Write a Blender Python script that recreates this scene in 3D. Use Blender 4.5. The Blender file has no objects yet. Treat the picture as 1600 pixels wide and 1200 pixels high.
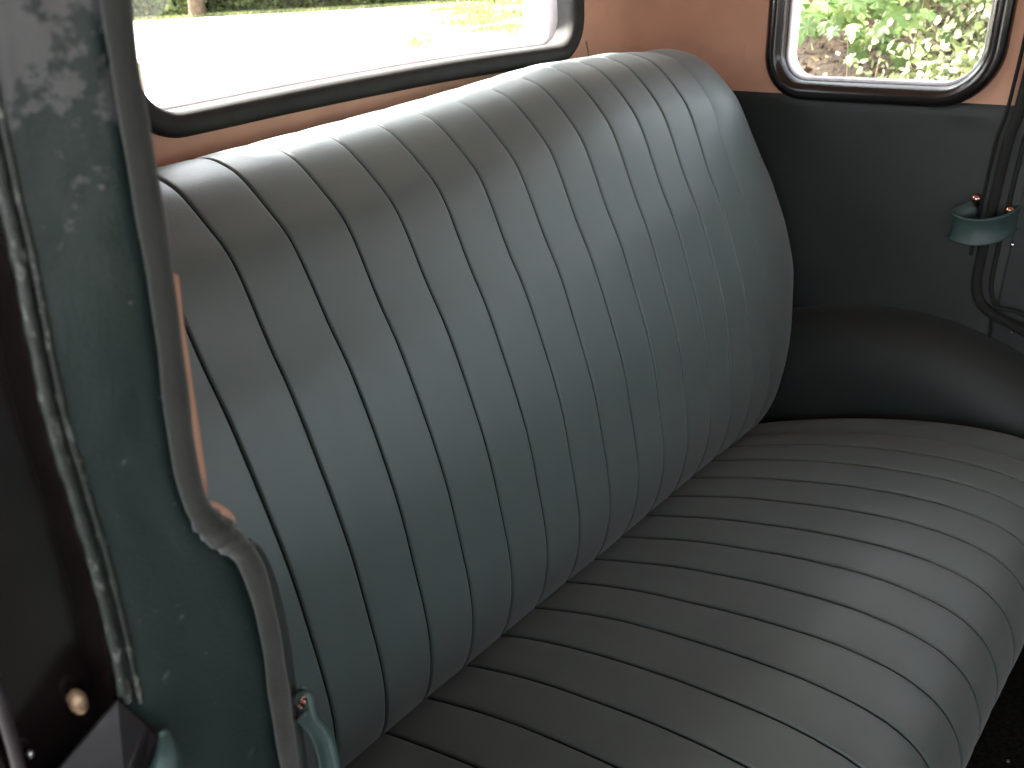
import bpy, math, random
import numpy as np
from mathutils import Vector, Matrix, noise
random.seed(7); rng = np.random.default_rng(7)
R = math.radians
S = bpy.context.scene
C = S.collection
H = 1.27                       # height of the eye above the drive: all car coordinates are taken from the eye level

# ------------------------------------------------------------------ camera, world, sun, exposure
cam = bpy.data.objects.new('camera', bpy.data.cameras.new('camera')); C.objects.link(cam)
M = Matrix(((0.66008228, 0.36220407, -0.65810303), (-0.74950519, 0.25885776, -0.60929026), (-0.05033234, 0.89543334, 0.44234126)))
cam.matrix_world = Matrix.Translation((0, 0, H)) @ M.to_4x4()
cam.data.sensor_width = 36; cam.data.lens = 1330 / 1600 * 36
cam.data.clip_start = 0.02; cam.data.clip_end = 600
cam.data.dof.use_dof = True; cam.data.dof.focus_distance = 0.95; cam.data.dof.aperture_fstop = 13
S.camera = cam
SUN_EL, SUN_AZ = 51.5, 351       # azimuth: degrees clockwise from +Y to where the sun stands
w = bpy.data.worlds.new('World'); S.world = w; w.use_nodes = True
nt = w.node_tree; bg = nt.nodes['Background']
sky = nt.nodes.new('ShaderNodeTexSky'); sky.sky_type = 'NISHITA'; sky.sun_disc = False
sky.sun_elevation = R(SUN_EL); sky.sun_rotation = R(SUN_AZ); sky.dust_density = 3.0; sky.air_density = 1.0; sky.ozone_density = 0.0
hs = nt.nodes.new('ShaderNodeHueSaturation'); hs.inputs['Saturation'].default_value = .38   # thin high haze: a whiter sky
nt.links.new(sky.outputs[0], hs.inputs['Color']); nt.links.new(hs.outputs[0], bg.inputs[0]); bg.inputs[1].default_value = 0.15
sl = bpy.data.lights.new('sun', 'SUN'); sl.energy = 4.5; sl.angle = R(4); sl.color = (1, .95, .87)
so = bpy.data.objects.new('sun', sl); C.objects.link(so)
sd = Vector((math.sin(R(SUN_AZ)) * math.cos(R(SUN_EL)), math.cos(R(SUN_AZ)) * math.cos(R(SUN_EL)), math.sin(R(SUN_EL))))
so.rotation_euler = sd.to_track_quat('Z', 'Y').to_euler(); so.location = (0, 0, 12)
S.view_settings.view_transform = 'Standard'; S.view_settings.look = 'None'; S.view_settings.gamma = 1
S.view_settings.exposure = 3.5
S.render.engine = 'CYCLES'
S.cycles.max_bounces = 10; S.cycles.diffuse_bounces = 6; S.cycles.glossy_bounces = 5; S.cycles.transparent_max_bounces = 16

# ------------------------------------------------------------------ materials
def mat(name, col, rough=.5, var=.12, vscale=6, bump=0, bscale=400, spec=.5, metal=0, coat=0, col2=None, bdist=.001, lo=.35, hi=.65, sheen=0):
    m = bpy.data.materials.new(name); m.use_nodes = True; t = m.node_tree; n = t.nodes; l = t.links
    b = n['Principled BSDF']; b.inputs['Roughness'].default_value = rough; b.inputs['Metallic'].default_value = metal
    b.inputs['Specular IOR Level'].default_value = spec; b.inputs['Coat Weight'].default_value = coat; b.inputs['Coat Roughness'].default_value = .05
    b.inputs['Sheen Weight'].default_value = sheen
    tc = n.new('ShaderNodeTexCoord'); no = n.new('ShaderNodeTexNoise'); no.inputs['Scale'].default_value = vscale; no.inputs['Detail'].default_value = 6
    l.new(tc.outputs['Object'], no.inputs['Vector'])
    mx = n.new('ShaderNodeMix'); mx.data_type = 'RGBA'; mr = n.new('ShaderNodeMapRange'); mr.inputs[1].default_value = lo; mr.inputs[2].default_value = hi
    l.new(no.outputs['Fac'], mr.inputs[0]); l.new(mr.outputs[0], mx.inputs[0])
    c2 = col2 if col2 else tuple(c * (1 + var) for c in col); c1 = col if col2 else tuple(c * (1 - var) for c in col)
    mx.inputs[6].default_value = (*c1, 1); mx.inputs[7].default_value = (*c2, 1)
    l.new(mx.outputs[2], b.inputs['Base Color'])
    if bump:
        bn = n.new('ShaderNodeTexNoise'); bn.inputs['Scale'].default_value = bscale; bn.inputs['Detail'].default_value = 3
        l.new(tc.outputs['Object'], bn.inputs['Vector']); bu = n.new('ShaderNodeBump'); bu.inputs['Strength'].default_value = bump; bu.inputs['Distance'].default_value = bdist
        l.new(bn.outputs['Fac'], bu.inputs['Height']); l.new(bu.outputs[0], b.inputs['Normal'])
    return m, mx, no, tc, b
def M1(*a, **k): return mat(*a, **k)[0]

m_seat, mx, no, tc, b = mat('seat_leather', (.080, .108, .103), rough=.43, var=.07, vscale=9, bump=.22, bscale=520, spec=.55, sheen=.2)
rn = m_seat.node_tree.nodes.new('ShaderNodeTexNoise'); rn.inputs['Scale'].default_value = 24; rn.inputs['Detail'].default_value = 5
rr = m_seat.node_tree.nodes.new('ShaderNodeMapRange'); rr.inputs[3].default_value = .41; rr.inputs[4].default_value = .52
m_seat.node_tree.links.new(tc.outputs['Object'], rn.inputs['Vector']); m_seat.node_tree.links.new(rn.outputs['Fac'], rr.inputs[0]); m_seat.node_tree.links.new(rr.outputs[0], b.inputs['Roughness'])

m_green = M1('green_leathercloth', (.010, .0165, .0145), rough=.6, var=.14, vscale=7, bump=.3, bscale=480, sheen=.1)
m_door = M1('door_trim_leathercloth', (.010, .016, .0145), rough=.6, var=.12, vscale=7, bump=.3, bscale=480)
m_strap = M1('strap_leather', (.024, .048, .044), rough=.5, var=.15, vscale=30, bump=.2, bscale=500)
m_pink = M1('pink_headlining', (.50, .285, .20), rough=.85, var=.07, vscale=14, bump=.35, bscale=900, spec=.2)
m_wind = M1('windlace_cloth', (.014, .0145, .0115), rough=.85, var=.15, vscale=40, bump=.5, bscale=1100, spec=.3, sheen=.3)
m_windd = M1('dark_windlace_cloth', (.010, .011, .009), rough=.85, var=.15, vscale=40, bump=.5, bscale=1100, spec=.3)
m_brown = M1('dark_brown_enamel', (.006, .004, .004), rough=.24, var=.3, vscale=30, bump=.06, bscale=60, coat=.15)
m_felt = M1('rear_window_rubber', (.016, .0145, .0135), rough=.7, spec=.3, var=.2, vscale=30, bump=.2, bscale=300, lo=.3, hi=.7)
m_black = M1('black_coach_paint', (.008, .005, .005), rough=.2, var=.3, vscale=25, bump=.05, bscale=40, spec=.35)
m_plum = M1('scuffed_sill_paint', (.010, .007, .008), rough=.3, spec=.25, col2=(.030, .024, .024), vscale=60, lo=.6, hi=.78, bump=.15, bscale=90)
m_reveal = M1('window_channel_metal', (.66, .63, .68), rough=.3, var=.1, vscale=30, bump=.1, bscale=60)
m_brass = M1('tarnished_brass', (.55, .36, .22), rough=.42, var=.3, vscale=300, metal=.4)
m_copper = M1('copper_screw', (.50, .27, .20), rough=.22, var=.2, vscale=200, metal=1)
m_chrome = M1('polished_steel', (.75, .75, .78), rough=.12, var=.05, metal=1)
m_carpet = M1('dark_floor_carpet', (.018, .019, .014), rough=.95, var=.4, vscale=160, bump=.8, bscale=300, spec=.1, bdist=.004)
m_body = M1('green_body_paint', (.02, .035, .032), rough=.2, var=.1, coat=.6)
m_bark = M1('bark', (.16, .12, .085), rough=.9, var=.35, vscale=30, bump=.8, bscale=60, bdist=.01)
m_twig = M1('dry_twigs', (.20, .14, .08), rough=.8, var=.3, vscale=5)

# worn pillar trim: pale scuffs and rubs scattered on the leathercloth, with a sheen painted in towards the top
def worn(name, base, wear_sheen_col, rough=.5, s1=38, th=.70, top=None, stretch=(1, 1, 1)):
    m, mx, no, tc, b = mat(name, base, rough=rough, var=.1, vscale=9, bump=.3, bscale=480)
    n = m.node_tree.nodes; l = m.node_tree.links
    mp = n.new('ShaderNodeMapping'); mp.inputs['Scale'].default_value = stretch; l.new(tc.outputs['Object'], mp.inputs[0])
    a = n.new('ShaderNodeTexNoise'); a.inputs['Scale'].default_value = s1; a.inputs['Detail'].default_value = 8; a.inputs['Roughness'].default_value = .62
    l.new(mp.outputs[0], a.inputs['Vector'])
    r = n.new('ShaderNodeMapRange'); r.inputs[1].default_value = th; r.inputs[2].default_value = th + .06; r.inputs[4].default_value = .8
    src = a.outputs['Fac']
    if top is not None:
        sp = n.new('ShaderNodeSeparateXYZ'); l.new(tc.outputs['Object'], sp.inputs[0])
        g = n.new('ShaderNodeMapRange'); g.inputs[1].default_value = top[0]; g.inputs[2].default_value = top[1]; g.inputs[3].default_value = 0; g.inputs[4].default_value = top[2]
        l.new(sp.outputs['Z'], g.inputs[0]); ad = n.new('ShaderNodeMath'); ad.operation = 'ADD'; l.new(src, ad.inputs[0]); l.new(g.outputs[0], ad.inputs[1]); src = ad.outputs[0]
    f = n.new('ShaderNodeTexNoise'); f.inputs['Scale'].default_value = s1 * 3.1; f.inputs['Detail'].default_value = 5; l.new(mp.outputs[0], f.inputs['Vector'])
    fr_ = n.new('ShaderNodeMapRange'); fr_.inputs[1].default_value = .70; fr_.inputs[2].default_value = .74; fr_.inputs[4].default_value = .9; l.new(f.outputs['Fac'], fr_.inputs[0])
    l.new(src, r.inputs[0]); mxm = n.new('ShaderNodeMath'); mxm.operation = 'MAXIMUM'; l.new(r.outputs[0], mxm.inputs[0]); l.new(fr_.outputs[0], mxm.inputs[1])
    m2 = n.new('ShaderNodeMix'); m2.data_type = 'RGBA'; l.new(mxm.outputs[0], m2.inputs[0]); l.new(mx.outputs[2], m2.inputs[6]); m2.inputs[7].default_value = (*wear_sheen_col, 1)
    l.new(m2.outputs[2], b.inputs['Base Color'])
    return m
m_pillar = worn('worn_pillar_sheen_leathercloth', (.0065, .0165, .0145), (.085, .082, .085), s1=70, th=.66, top=(H - .075, H - .02, .24))
m_bead = worn('worn_bead_leathercloth', (.010, .015, .012), (.11, .115, .10), s1=300, th=.56, stretch=(1, 1, .5))

def glassmat():
    m = bpy.data.materials.new('window_glass'); m.use_nodes = True; n = m.node_tree.nodes; l = m.node_tree.links; n.clear()
    o = n.new('ShaderNodeOutputMaterial'); t = n.new('ShaderNodeBsdfTransparent'); g = n.new('ShaderNodeBsdfGlossy'); f = n.new('ShaderNodeFresnel'); x = n.new('ShaderNodeMixShader')
    t.inputs[0].default_value = (.96, .97, .96, 1); g.inputs['Roughness'].default_value = .01; f.inputs[0].default_value = 1.45
    ge = n.new('ShaderNodeNewGeometry'); mu = n.new('ShaderNodeMath'); mu.operation = 'SUBTRACT'; mu.use_clamp = True; l.new(f.outputs[0], mu.inputs[0]); l.new(ge.outputs['Backfacing'], mu.inputs[1]); l.new(mu.outputs[0], x.inputs[0]); l.new(t.outputs[0], x.inputs[1]); l.new(g.outputs[0], x.inputs[2]); l.new(x.outputs[0], o.inputs[0]); return m
m_glass = glassmat()

def leafmat(name, col, tr=.45, per='obj', var=.5, yellow=(.55, .6, .12)):
    m = bpy.data.materials.new(name); m.use_nodes = True; n = m.node_tree.nodes; l = m.node_tree.links; n.clear()
    o = n.new('ShaderNodeOutputMaterial'); d = n.new('ShaderNodeBsdfPrincipled'); t = n.new('ShaderNodeBsdfTranslucent'); x = n.new('ShaderNodeMixShader')
    d.inputs['Roughness'].default_value = .45; x.inputs[0].default_value = tr
    if per == 'obj':
        oi = n.new('ShaderNodeObjectInfo'); rnd = oi.outputs['Random']
    else:
        at = n.new('ShaderNodeAttribute'); at.attribute_name = 'tone'; rnd = at.outputs['Fac']
    cr = n.new('ShaderNodeValToRGB'); cr.color_ramp.elements[0].color = (*[c * (1 - var) for c in col], 1); cr.color_ramp.elements[1].color = (*yellow, 1)
    e = cr.color_ramp.elements.new(.6); e.color = (*col, 1)
    l.new(rnd, cr.inputs[0]); l.new(cr.outputs[0], d.inputs['Base Color']); l.new(cr.outputs[0], t.inputs['Color'])
    l.new(d.outputs[0], x.inputs[1]); l.new(t.outputs[0], x.inputs[2]); l.new(x.outputs[0], o.inputs[0]); return m
m_leaf = leafmat('sycamore_leaf', (.17, .26, .09), yellow=(.36, .44, .16), tr=.55)
m_bramble = leafmat('bramble_leaf', (.15, .19, .07), per='attr', yellow=(.70, .66, .46))
m_hedge = leafmat('hedge_leaf', (.14, .19, .06), per='attr', tr=.5, yellow=(.40, .40, .16))
m_grass = leafmat('grass_blade', (.20, .23, .08), per='attr', tr=.3, yellow=(.40, .38, .18))
m_litter = leafmat('dry_leaf_litter', (.06, .038, .020), per='attr', tr=.1, yellow=(.22, .15, .08))
m_gravel, mx, no, tc, b = mat('pale_gravel', (.34, .325, .30), rough=.95, col2=(.55, .53, .49), vscale=40, bump=.6, bscale=60, bdist=.01)
m_soil = M1('bank_soil', (.022, .014, .008), rough=.95, col2=(.055, .034, .019), vscale=5, bump=1, bscale=20, bdist=.04)

# ------------------------------------------------------------------ builders
ROOT = {}
def root(name, loc, label, cat, group=None):
    o = bpy.data.objects.new(name, None); C.objects.link(o); o.location = (loc[0], loc[1], loc[2] + H); o.empty_display_size = .1
    o['label'] = label; o['category'] = cat
    if group: o['group'] = group
    return o
def org(parent):
    if parent is None: return Vector((0, 0, 0))
    p = parent; v = Vector((0, 0, 0))
    while p is not None: v += Vector(p.location); p = p.parent
    return v
def mk(name, verts, faces, m, parent=None, smooth=True, label=None, kind=None, center=True):
    """verts are in eye-level coordinates; the object's origin is put at the centre of its box"""
    V = np.array(verts, dtype=float).reshape(-1, 3); V[:, 2] += H
    c = (V.min(0) + V.max(0)) / 2 if center else np.zeros(3)
    me = bpy.data.meshes.new(name)
    me.from_pydata((V - c).tolist(), [], [tuple(int(i) for i in f) for f in faces]); me.update()
    if smooth: me.polygons.foreach_set('use_smooth', [True] * len(me.polygons))
    me.materials.append(m)
    o = bpy.data.objects.new(name, me); C.objects.link(o)
    o.location = Vector(c) - org(parent)
    if parent: o.parent = parent
    if label: o['label'] = label
    if kind: o['kind'] = kind
    return o
def tag(o, label, cat=None, group=None, kind=None):
    o['label'] = label
    if cat: o['category'] = cat
    if group: o['group'] = group
    if kind: o['kind'] = kind
    return o
def gridf(nu, nv, closeu=False, closev=False, off=0, flip=False):
    f = []
    for i in range(nu if closeu else nu - 1):
        for j in range(nv if closev else nv - 1):
            a, b2, c, d = i * nv + j, ((i + 1) % nu) * nv + j, ((i + 1) % nu) * nv + (j + 1) % nv, i * nv + (j + 1) % nv
            q = (a + off, b2 + off, c + off, d + off); f.append(q[::-1] if flip else q)
    return f
def crv(pts, n, closed=False):
    """Catmull-Rom through pts, n samples evenly spaced by length"""
    P = np.array(pts, float)
    if closed: Q = np.vstack([P[-1], P, P[0], P[1]])
    else: Q = np.vstack([2 * P[0] - P[1], P, 2 * P[-1] - P[-2]])
    out = []
    for i in range(1, len(Q) - 2):
        p0, p1, p2, p3 = Q[i - 1:i + 3]
        for t in np.linspace(0, 1, 14, endpoint=False):
            out.append(.5 * (2 * p1 + (p2 - p0) * t + (2 * p0 - 5 * p1 + 4 * p2 - p3) * t * t + (3 * p1 - p0 - 3 * p2 + p3) * t ** 3))
    out.append(P[0] if closed else P[-1]); out = np.array(out)
    d = np.r_[0, np.cumsum(np.linalg.norm(np.diff(out, axis=0), axis=1))]
    s = np.linspace(0, d[-1], n + 1 if closed else n)
    r = np.stack([np.interp(s, d, out[:, k]) for k in range(out.shape[1])], 1)
    return r[:-1] if closed else r
def tube(pts, r, n=12, closed=False, samples=None, rad=None, squash=None):
    P = crv(pts, samples, closed) if samples else np.array(pts, float)
    N = len(P); T = np.gradient(P, axis=0) if not closed else (np.roll(P, -1, 0) - np.roll(P, 1, 0))
    T /= np.linalg.norm(T, axis=1)[:, None] + 1e-12
    a = np.array([0, 0, 1.]) if abs(T[0][2]) < .9 else np.array([1., 0, 0])
    V = []; u = np.cross(T[0], a); u /= np.linalg.norm(u)
    for i in range(N):
        u = u - T[i] * (u @ T[i]); u /= np.linalg.norm(u); v = np.cross(T[i], u)
        rr_ = r if rad is None else r * rad[i]
        for k in range(n):
            th = 2 * math.pi * k / n; V.append(P[i] + rr_ * (math.cos(th) * u + math.sin(th) * v))
    F = gridf(N, n, closed, True)
    if not closed: F.append(tuple(range(n))[::-1]); F.append(tuple((N - 1) * n + k for k in range(n)))
    return V, F
def box(x0, x1, y0, y1, z0, z1):
    V = [(x, y, z) for x in (x0, x1) for y in (y0, y1) for z in (z0, z1)]
    return V, [(0, 1, 3, 2), (4, 6, 7, 5), (0, 4, 5, 1), (2, 3, 7, 6), (0, 2, 6, 4), (1, 5, 7, 3)]
def join(*vf):
    V = []; F = []
    for v, f in vf:
        o = len(V); V += list(v); F += [tuple(i + o for i in q) for q in f]
    return V, F
def bevel(o, wd, seg=3):
    m = o.modifiers.new('bevel', 'BEVEL'); m.width = wd; m.segments = seg; m.limit_method = 'ANGLE'; m.angle_limit = R(35); return o
def sphere(c, r, n=14, sc=(1, 1, 1)):
    V = []; 
    for i in range(n + 1):
        for j in range(n):
            a = math.pi * i / n; b2 = 2 * math.pi * j / n
            V.append((c[0] + r * sc[0] * math.sin(a) * math.cos(b2), c[1] + r * sc[1] * math.sin(a) * math.sin(b2), c[2] + r * sc[2] * math.cos(a)))
    return V, gridf(n + 1, n, False, True)
def rrect(x0, x1, y0, y1, r, n=10, sag=0):
    """closed rounded rectangle outline, counter-clockwise"""
    rs = r if isinstance(r, (tuple, list)) else (r,) * 4
    out = []
    for (cx, cy, a0), q in zip(((x1, y1, 0), (x0, y1, 90), (x0, y0, 180), (x1, y0, 270)), rs):
        sx = -1 if cx == x1 else 1; sy = -1 if cy == y1 else 1
        for k in range(n + 1):
            a = R(a0 + 90 * k / n); out.append((cx + sx * q + q * math.cos(a), cy + sy * q + q * math.sin(a)))
        # points along the following straight side
    res = []
    for i in range(len(out)):
        p, q = np.array(out[i]), np.array(out[(i + 1) % len(out)]); res.append(tuple(p))
        L = np.linalg.norm(q - p)
        if L > .06:
            k = int(L / .03)
            for j in range(1, k): res.append(tuple(p + (q - p) * j / k))
    return res
def offs(ring, d):
    """offset a closed ccw 2D ring outward by d"""
    P = np.array(ring); T = np.roll(P, -1, 0) - np.roll(P, 1, 0); T /= np.linalg.norm(T, axis=1)[:, None]
    return P + d * np.stack([T[:, 1], -T[:, 0]], 1)
def sweep_ring(ring, section, to3):
    """section: list of (outward, height) pairs; to3(a, b, h) -> point"""
    n = len(section); V = []
    for (a, b2) in section: pass
    rings = [offs(ring, a) for a, h in section]
    N = len(ring)
    for i in range(N):
        for k, (a, h) in enumerate(section):
            V.append(to3(rings[k][i][0], rings[k][i][1], h))
    return V, gridf(N, n, True, True)
def holed(ring, rect, to3, nr=4):
    """flat sheet between a rounded hole and the surrounding rectangle"""
    P = np.array(ring); c = P.mean(0); x0, x1, y0, y1 = rect
    O = []
    for p in P:
        d = p - c; t = 1e9
        if d[0] > 1e-9: t = min(t, (x1 - c[0]) / d[0])
        if d[0] < -1e-9: t = min(t, (x0 - c[0]) / d[0])
        if d[1] > 1e-9: t = min(t, (y1 - c[1]) / d[1])
        if d[1] < -1e-9: t = min(t, (y0 - c[1]) / d[1])
        O.append(c + d * t)
    O = np.array(O)
    for cor in ((x0, y0), (x0, y1), (x1, y0), (x1, y1)):
        O[np.argmin(np.linalg.norm(O - np.array(cor), axis=1))] = cor
    V = []
    for i in range(len(P)):
        for k in range(nr + 1): q = P[i] + (O[i] - P[i]) * k / nr; V.append(to3(q[0], q[1], 0))
    return V, gridf(len(P), nr + 1, True, False)

# ------------------------------------------------------------------ the car
XW = 1.36; XO = 1.44            # far side lining and outer skin
XN = .10; XS = .035             # near side lining and outer skin
BELT = -.209; ZR = .17; ZF = -1.0
car = root('vintage_car', (.72, 0, -H), 'vintage saloon car interior seen through its rear doorway, pink lined and green trimmed', 'car')

side = lambda x: (lambda a, b2, h: (x - h, a, b2))       # far wall: a = y, b = z, h = height towards the cabin
# quarter window outline (y, z) at the lining
qw = rrect(.334, .642, -.197, .115, (.05, .05, .062, .048))
V, F = holed(qw, (.283, .70, BELT, ZR), side(XW)); mk('side_lining', V, F, m_pink, car, False, 'salmon pink cloth lining round the far quarter window')
# rear corner of the lining, rounded into the rear wall
YR = .865; rc = .15
def corner(x_in, sgn, name, m, z0, z1, lab):
    V = []; n = 14
    for z in np.linspace(z0, z1, 6):
        for k in range(n + 1):
            a = R(90 * k / n); V.append((x_in - sgn * rc + sgn * rc * math.cos(a), .70 + (YR - .70) * math.sin(a), z))
    return mk(name, V, gridf(6, n + 1), m, car, True, lab)
corner(XW, 1, 'corner_lining', m_pink, BELT, ZR, 'pink lining curving round the far rear corner')
corner(XN, -1, 'corner_lining', m_pink, BELT, ZR, None)
back = lambda y: (lambda a, b2, h: (a, y - h, b2))
SGX = [.30, .441, .5263, .6241, .7301, .852, 1.0399, 1.16]; SGZ = [-.1235, -.1195, -.1175, -.1135, -.1125, -.1105, -.1135, -.115]
def sag(p): # the lower edge of the rear window is slightly bowed and lower at the near end
    a, z = p
    if z > 0: return (a, z)
    zt = sum(float(np.interp(a + d, SGX, SGZ)) for d in (-.08, -.04, 0, .04, .08)) / 5 - .014
    return (a, zt + (z + .124))
rw = [sag(p) for p in rrect(.402, 1.125, -.124, .125, .052)]
V, F = holed(rw, (XN + rc, XW - rc, -.24, ZR), back(YR)); mk('rear_lining', V, F, m_pink, car, False, 'pink cloth lining round the rear window')
mk('lining_seam', *tube([(1.148, YR - .002, -.115), (1.155, YR - .001, -.135), (1.160, YR - .001, -.2)], .0018, 6, samples=8), m_pink, car)
# roof lining, gently domed, with a roll at the sides
V = []; nx, ny = 25, 20
for i in range(nx):
    for j in range(ny):
        u = i / (nx - 1) * 2 - 1; y = -1.35 + (YR + 1.35) * j / (ny - 1)
        V.append(((XW + XN) / 2 + u * (XW - XN) / 2, y, ZR + .06 * (1 - abs(u) ** 2.4)))
mk('roof_lining', V, gridf(nx, ny), m_pink, car, True, 'pink headlining')
V = [(v[0] + (v[0] - .73) * .10, v[1] + (.095 if v[1] > .5 else (0 if v[1] > -1 else -.05)), v[2] + .05) for v in V]
mk('roof', V, gridf(nx, ny), m_body, car)
# far side trim panel below the belt, with a slightly padded top edge
def panel(y0, y1, z0, z1, x, ny_, nz_, puff=.004, top=None):
    V = []
    for i in range(ny_):
        for j in range(nz_):
            y = y0 + (y1 - y0) * i / (ny_ - 1); z = z0 + (z1 - z0) * j / (nz_ - 1)
            e = min(1, (z1 - z) / .02); e2 = min(1, (y - y0) / .02)
            nz = noise.noise(Vector((y * 7, z * 7, 3))) * .0022
            V.append((x - puff * math.sqrt(max(0, 1 - (1 - e) ** 2)) * math.sqrt(max(0, 1 - (1 - e2) ** 2)) - nz, y, z))
    return V, gridf(ny_, nz_)
V, F = panel(.262, .86, ZF, BELT, XW, 60, 80)
for i, (x, y, z) in enumerate(V):      # the cloth dips and creases where it meets the window frame
    d = math.exp(-((y - .60) / .03) ** 2 - ((z + .222) / .012) ** 2) + math.exp(-((y - .345) / .025) ** 2 - ((z + .222) / .010) ** 2)
    V[i] = (x - .004 * d, y, z)
mk('side_trim_panel', V, F, m_green, car, True, 'dark green leathercloth panel below the far quarter window')
V, F = box(XN + .002, XW - .002, YR - .01, YR + .01, ZF, -.241); mk('rear_bulkhead', V, F, m_green, car, False)

# quarter window frame
T = side(XW)
sec = [(-.009, -.02), (-.009, -.004), (-.0075, .003), (-.005, .008), (-.001, .0125), (.005, .0155), (.013, .0145), (.0185, .010), (.0205, -.004), (0, -.02)]
mid = offs(qw, -.0005)
wf = mk('window_frame', *sweep_ring(qw, sec, T), m_brown, car, True, 'glossy dark brown moulded frame of the far quarter window')
mk('glazing_channel', *sweep_ring(offs(qw, -.0095), [(-.0035, -.028), (-.0035, -.008), (-.002, -.006), (0, -.007), (.003, -.007), (.003, -.028)], T), m_reveal, wf, True)
mk('window_reveal', *sweep_ring(offs(qw, -.006), [(-.003, -.046), (-.004, -.030), (.004, -.030), (.004, -.046)], T), m_reveal, wf, True)
N = len(qw); g = offs(qw, -.012)
mk('pane', [T(p[0], p[1], -.018) for p in g] + [T(p[0], p[1], -.022) for p in g], [tuple(range(N)), tuple(range(N, 2 * N))[::-1]] + [(i, (i + 1) % N, N + (i + 1) % N, N + i) for i in range(N)], m_glass, wf, False)
# rear window frame
T2 = back(YR)
rf = mk('window_frame', *sweep_ring(rw, [(-.014, -.025), (-.014, .004), (-.011, .010), (-.003, .013), (.005, .012), (.0105, .008), (.012, .001), (.012, -.02)], T2), m_felt, car, True, 'black rubber moulding round the wide rear window')
mk('window_reveal', *sweep_ring(offs(rw, -.010), [(-.016, -.085), (-.013, -.05), (-.004, -.026), (.004, -.026), (.004, -.085)], T2), m_reveal, rf, True)
g = offs(rw, -.01); N = len(rw)
mk('pane', [T2(p[0], p[1], -.05) for p in g] + [T2(p[0], p[1], -.054) for p in g], [tuple(range(N)), tuple(range(N, 2 * N))[::-1]] + [(i, (i + 1) % N, N + (i + 1) % N, N + i) for i in range(N)], m_glass, rf, False)
# outer skin with the same openings
qo = offs(qw, .012); V, F = holed(qo, (.283, .93, BELT - .03, ZR + .04), side(XO)); mk('side_body', V, F, m_body, car, False)
V, F = box(XO - .004, XO, -1.5, .93, -1.02, BELT - .031); mk('lower_body', V, F, m_body, car, False)
ro = [tuple(p) for p in offs(rw, -.014)]; V, F = holed(ro, (XS, XO - .005, -1.02, ZR + .05), back(.95)); mk('rear_body', V, F, m_body, car, False)

# far rear door (shut): trim, belt rail, window opening, lining pillar
dr = mk('rear_door', *join(box(XW - .001, XW + .03, -.60, .268, ZF - .03, BELT - .004)), m_door, car, False, 'shut far rear door trimmed in dark green')
bevel(dr, .008)
dw = rrect(-.53, .20, -.15, .115, .05)
V, F = holed(dw, (-.60, .282, BELT - .003, ZR), side(XW + .001)); mk('door_lining', V, F, m_pink, dr, False)
mk('window_frame', *sweep_ring(dw, [(-.012, -.03), (-.012, .010), (0, .018), (.010, .010), (.010, -.03)], side(XW)), m_brown, dr, True)
V, F = holed(dw, (-.60, .282, BELT - .03, ZR + .04), side(XO)); mk('door_skin', V, F, m_body, dr, False)
# front far door, windscreen, scuttle: the rest of the cabin shell
fw = rrect(-1.28, -.70, -.15, .115, .05)
V, F = holed(fw, (-1.40, -.601, BELT, ZR), side(XW)); fd = mk('front_door', V, F, m_pink, car, False, 'far front door')
V, F = box(XW - .003, XW + .03, -1.40, -.61, ZF, BELT - .002); mk('door_trim', V, F, m_door, fd, False)
ws = rrect(XN + .12, XW - .12, -.13, .12, .05)
V, F = holed(ws, (XN, XW, BELT, ZR), back(-1.40)); mk('windscreen_surround', V, F, m_brown, car, False)
V, F = box(XN, XW, -1.42, -1.36, ZF, BELT); mk('scuttle', V, F, m_black, car, False)
# near side: front door and centre pillar beyond the open rear doorway
nw = rrect(-1.28, -.72, -.15, .115, .05)
V, F = holed(nw, (-1.40, -.62, BELT, ZR), (lambda a, b2, h: (XN - .02, a, b2))); nd = mk('front_door', V, F, m_pink, car, False, 'near front door')
V, F = box(XS, XN - .021, -1.40, -.62, ZF, ZR); 
V, F = box(XS, XN - .022, -1.40, -.62, ZF, BELT - .002); mk('door_trim', V, F, m_door, nd, False)
V, F = box(XS, XN, -.62, -.56, ZF, ZR); mk('centre_pillar', V, F, m_green, car, False)
# the open near rear door, swung out from the centre pillar, and the back of the front seat
def hinge(V):
    a = R(78); c_, s_ = math.cos(a), math.sin(a); out = []
    for x, y, z in V: dx, dy = x - XS, y + .62; out.append((XS + dx * c_ - dy * s_, -.62 + dx * s_ + dy * c_, z))
    return out
ow = rrect(-.54, .18, -.15, .115, .05)
V, F = holed(ow, (-.61, .27, BELT, ZR), (lambda a, b2, h: (XS - .005, a, b2))); od = mk('rear_door', hinge(V), F, m_door, car, False, 'open near rear door')
V, F = holed(ow, (-.61, .27, BELT, ZR), (lambda a, b2, h: (XS - .045, a, b2))); mk('door_skin', hinge(V), F, m_body, od, False)
V, F = box(XS - .045, XS - .002, -.61, .27, ZF + .06, BELT - .002); bevel(mk('door_trim', hinge(V), F, m_door, od, False), .006)
mk('window_frame', *(lambda q: (hinge(q[0]), q[1]))(sweep_ring(ow, [(-.012, -.03), (-.012, .010), (0, .018), (.010, .010), (.010, -.03)], side(XS - .005))), m_brown, od, True)
fp = crv([(-.47, -.95), (-.455, -.80), (-.47, -.55), (-.50, -.35), (-.53, -.26), (-.57, -.24), (-.61, -.27), (-.62, -.40), (-.62, -.95)], 40)
V = [(.16 + (1.30 - .16) * k / 20, y, z - .03 * abs(k / 10 - 1) ** 4) for k in range(21) for y, z in fp]
mk('front_seat_back', V, gridf(21, 40), m_seat, car, True, 'back of the front seat')
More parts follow.
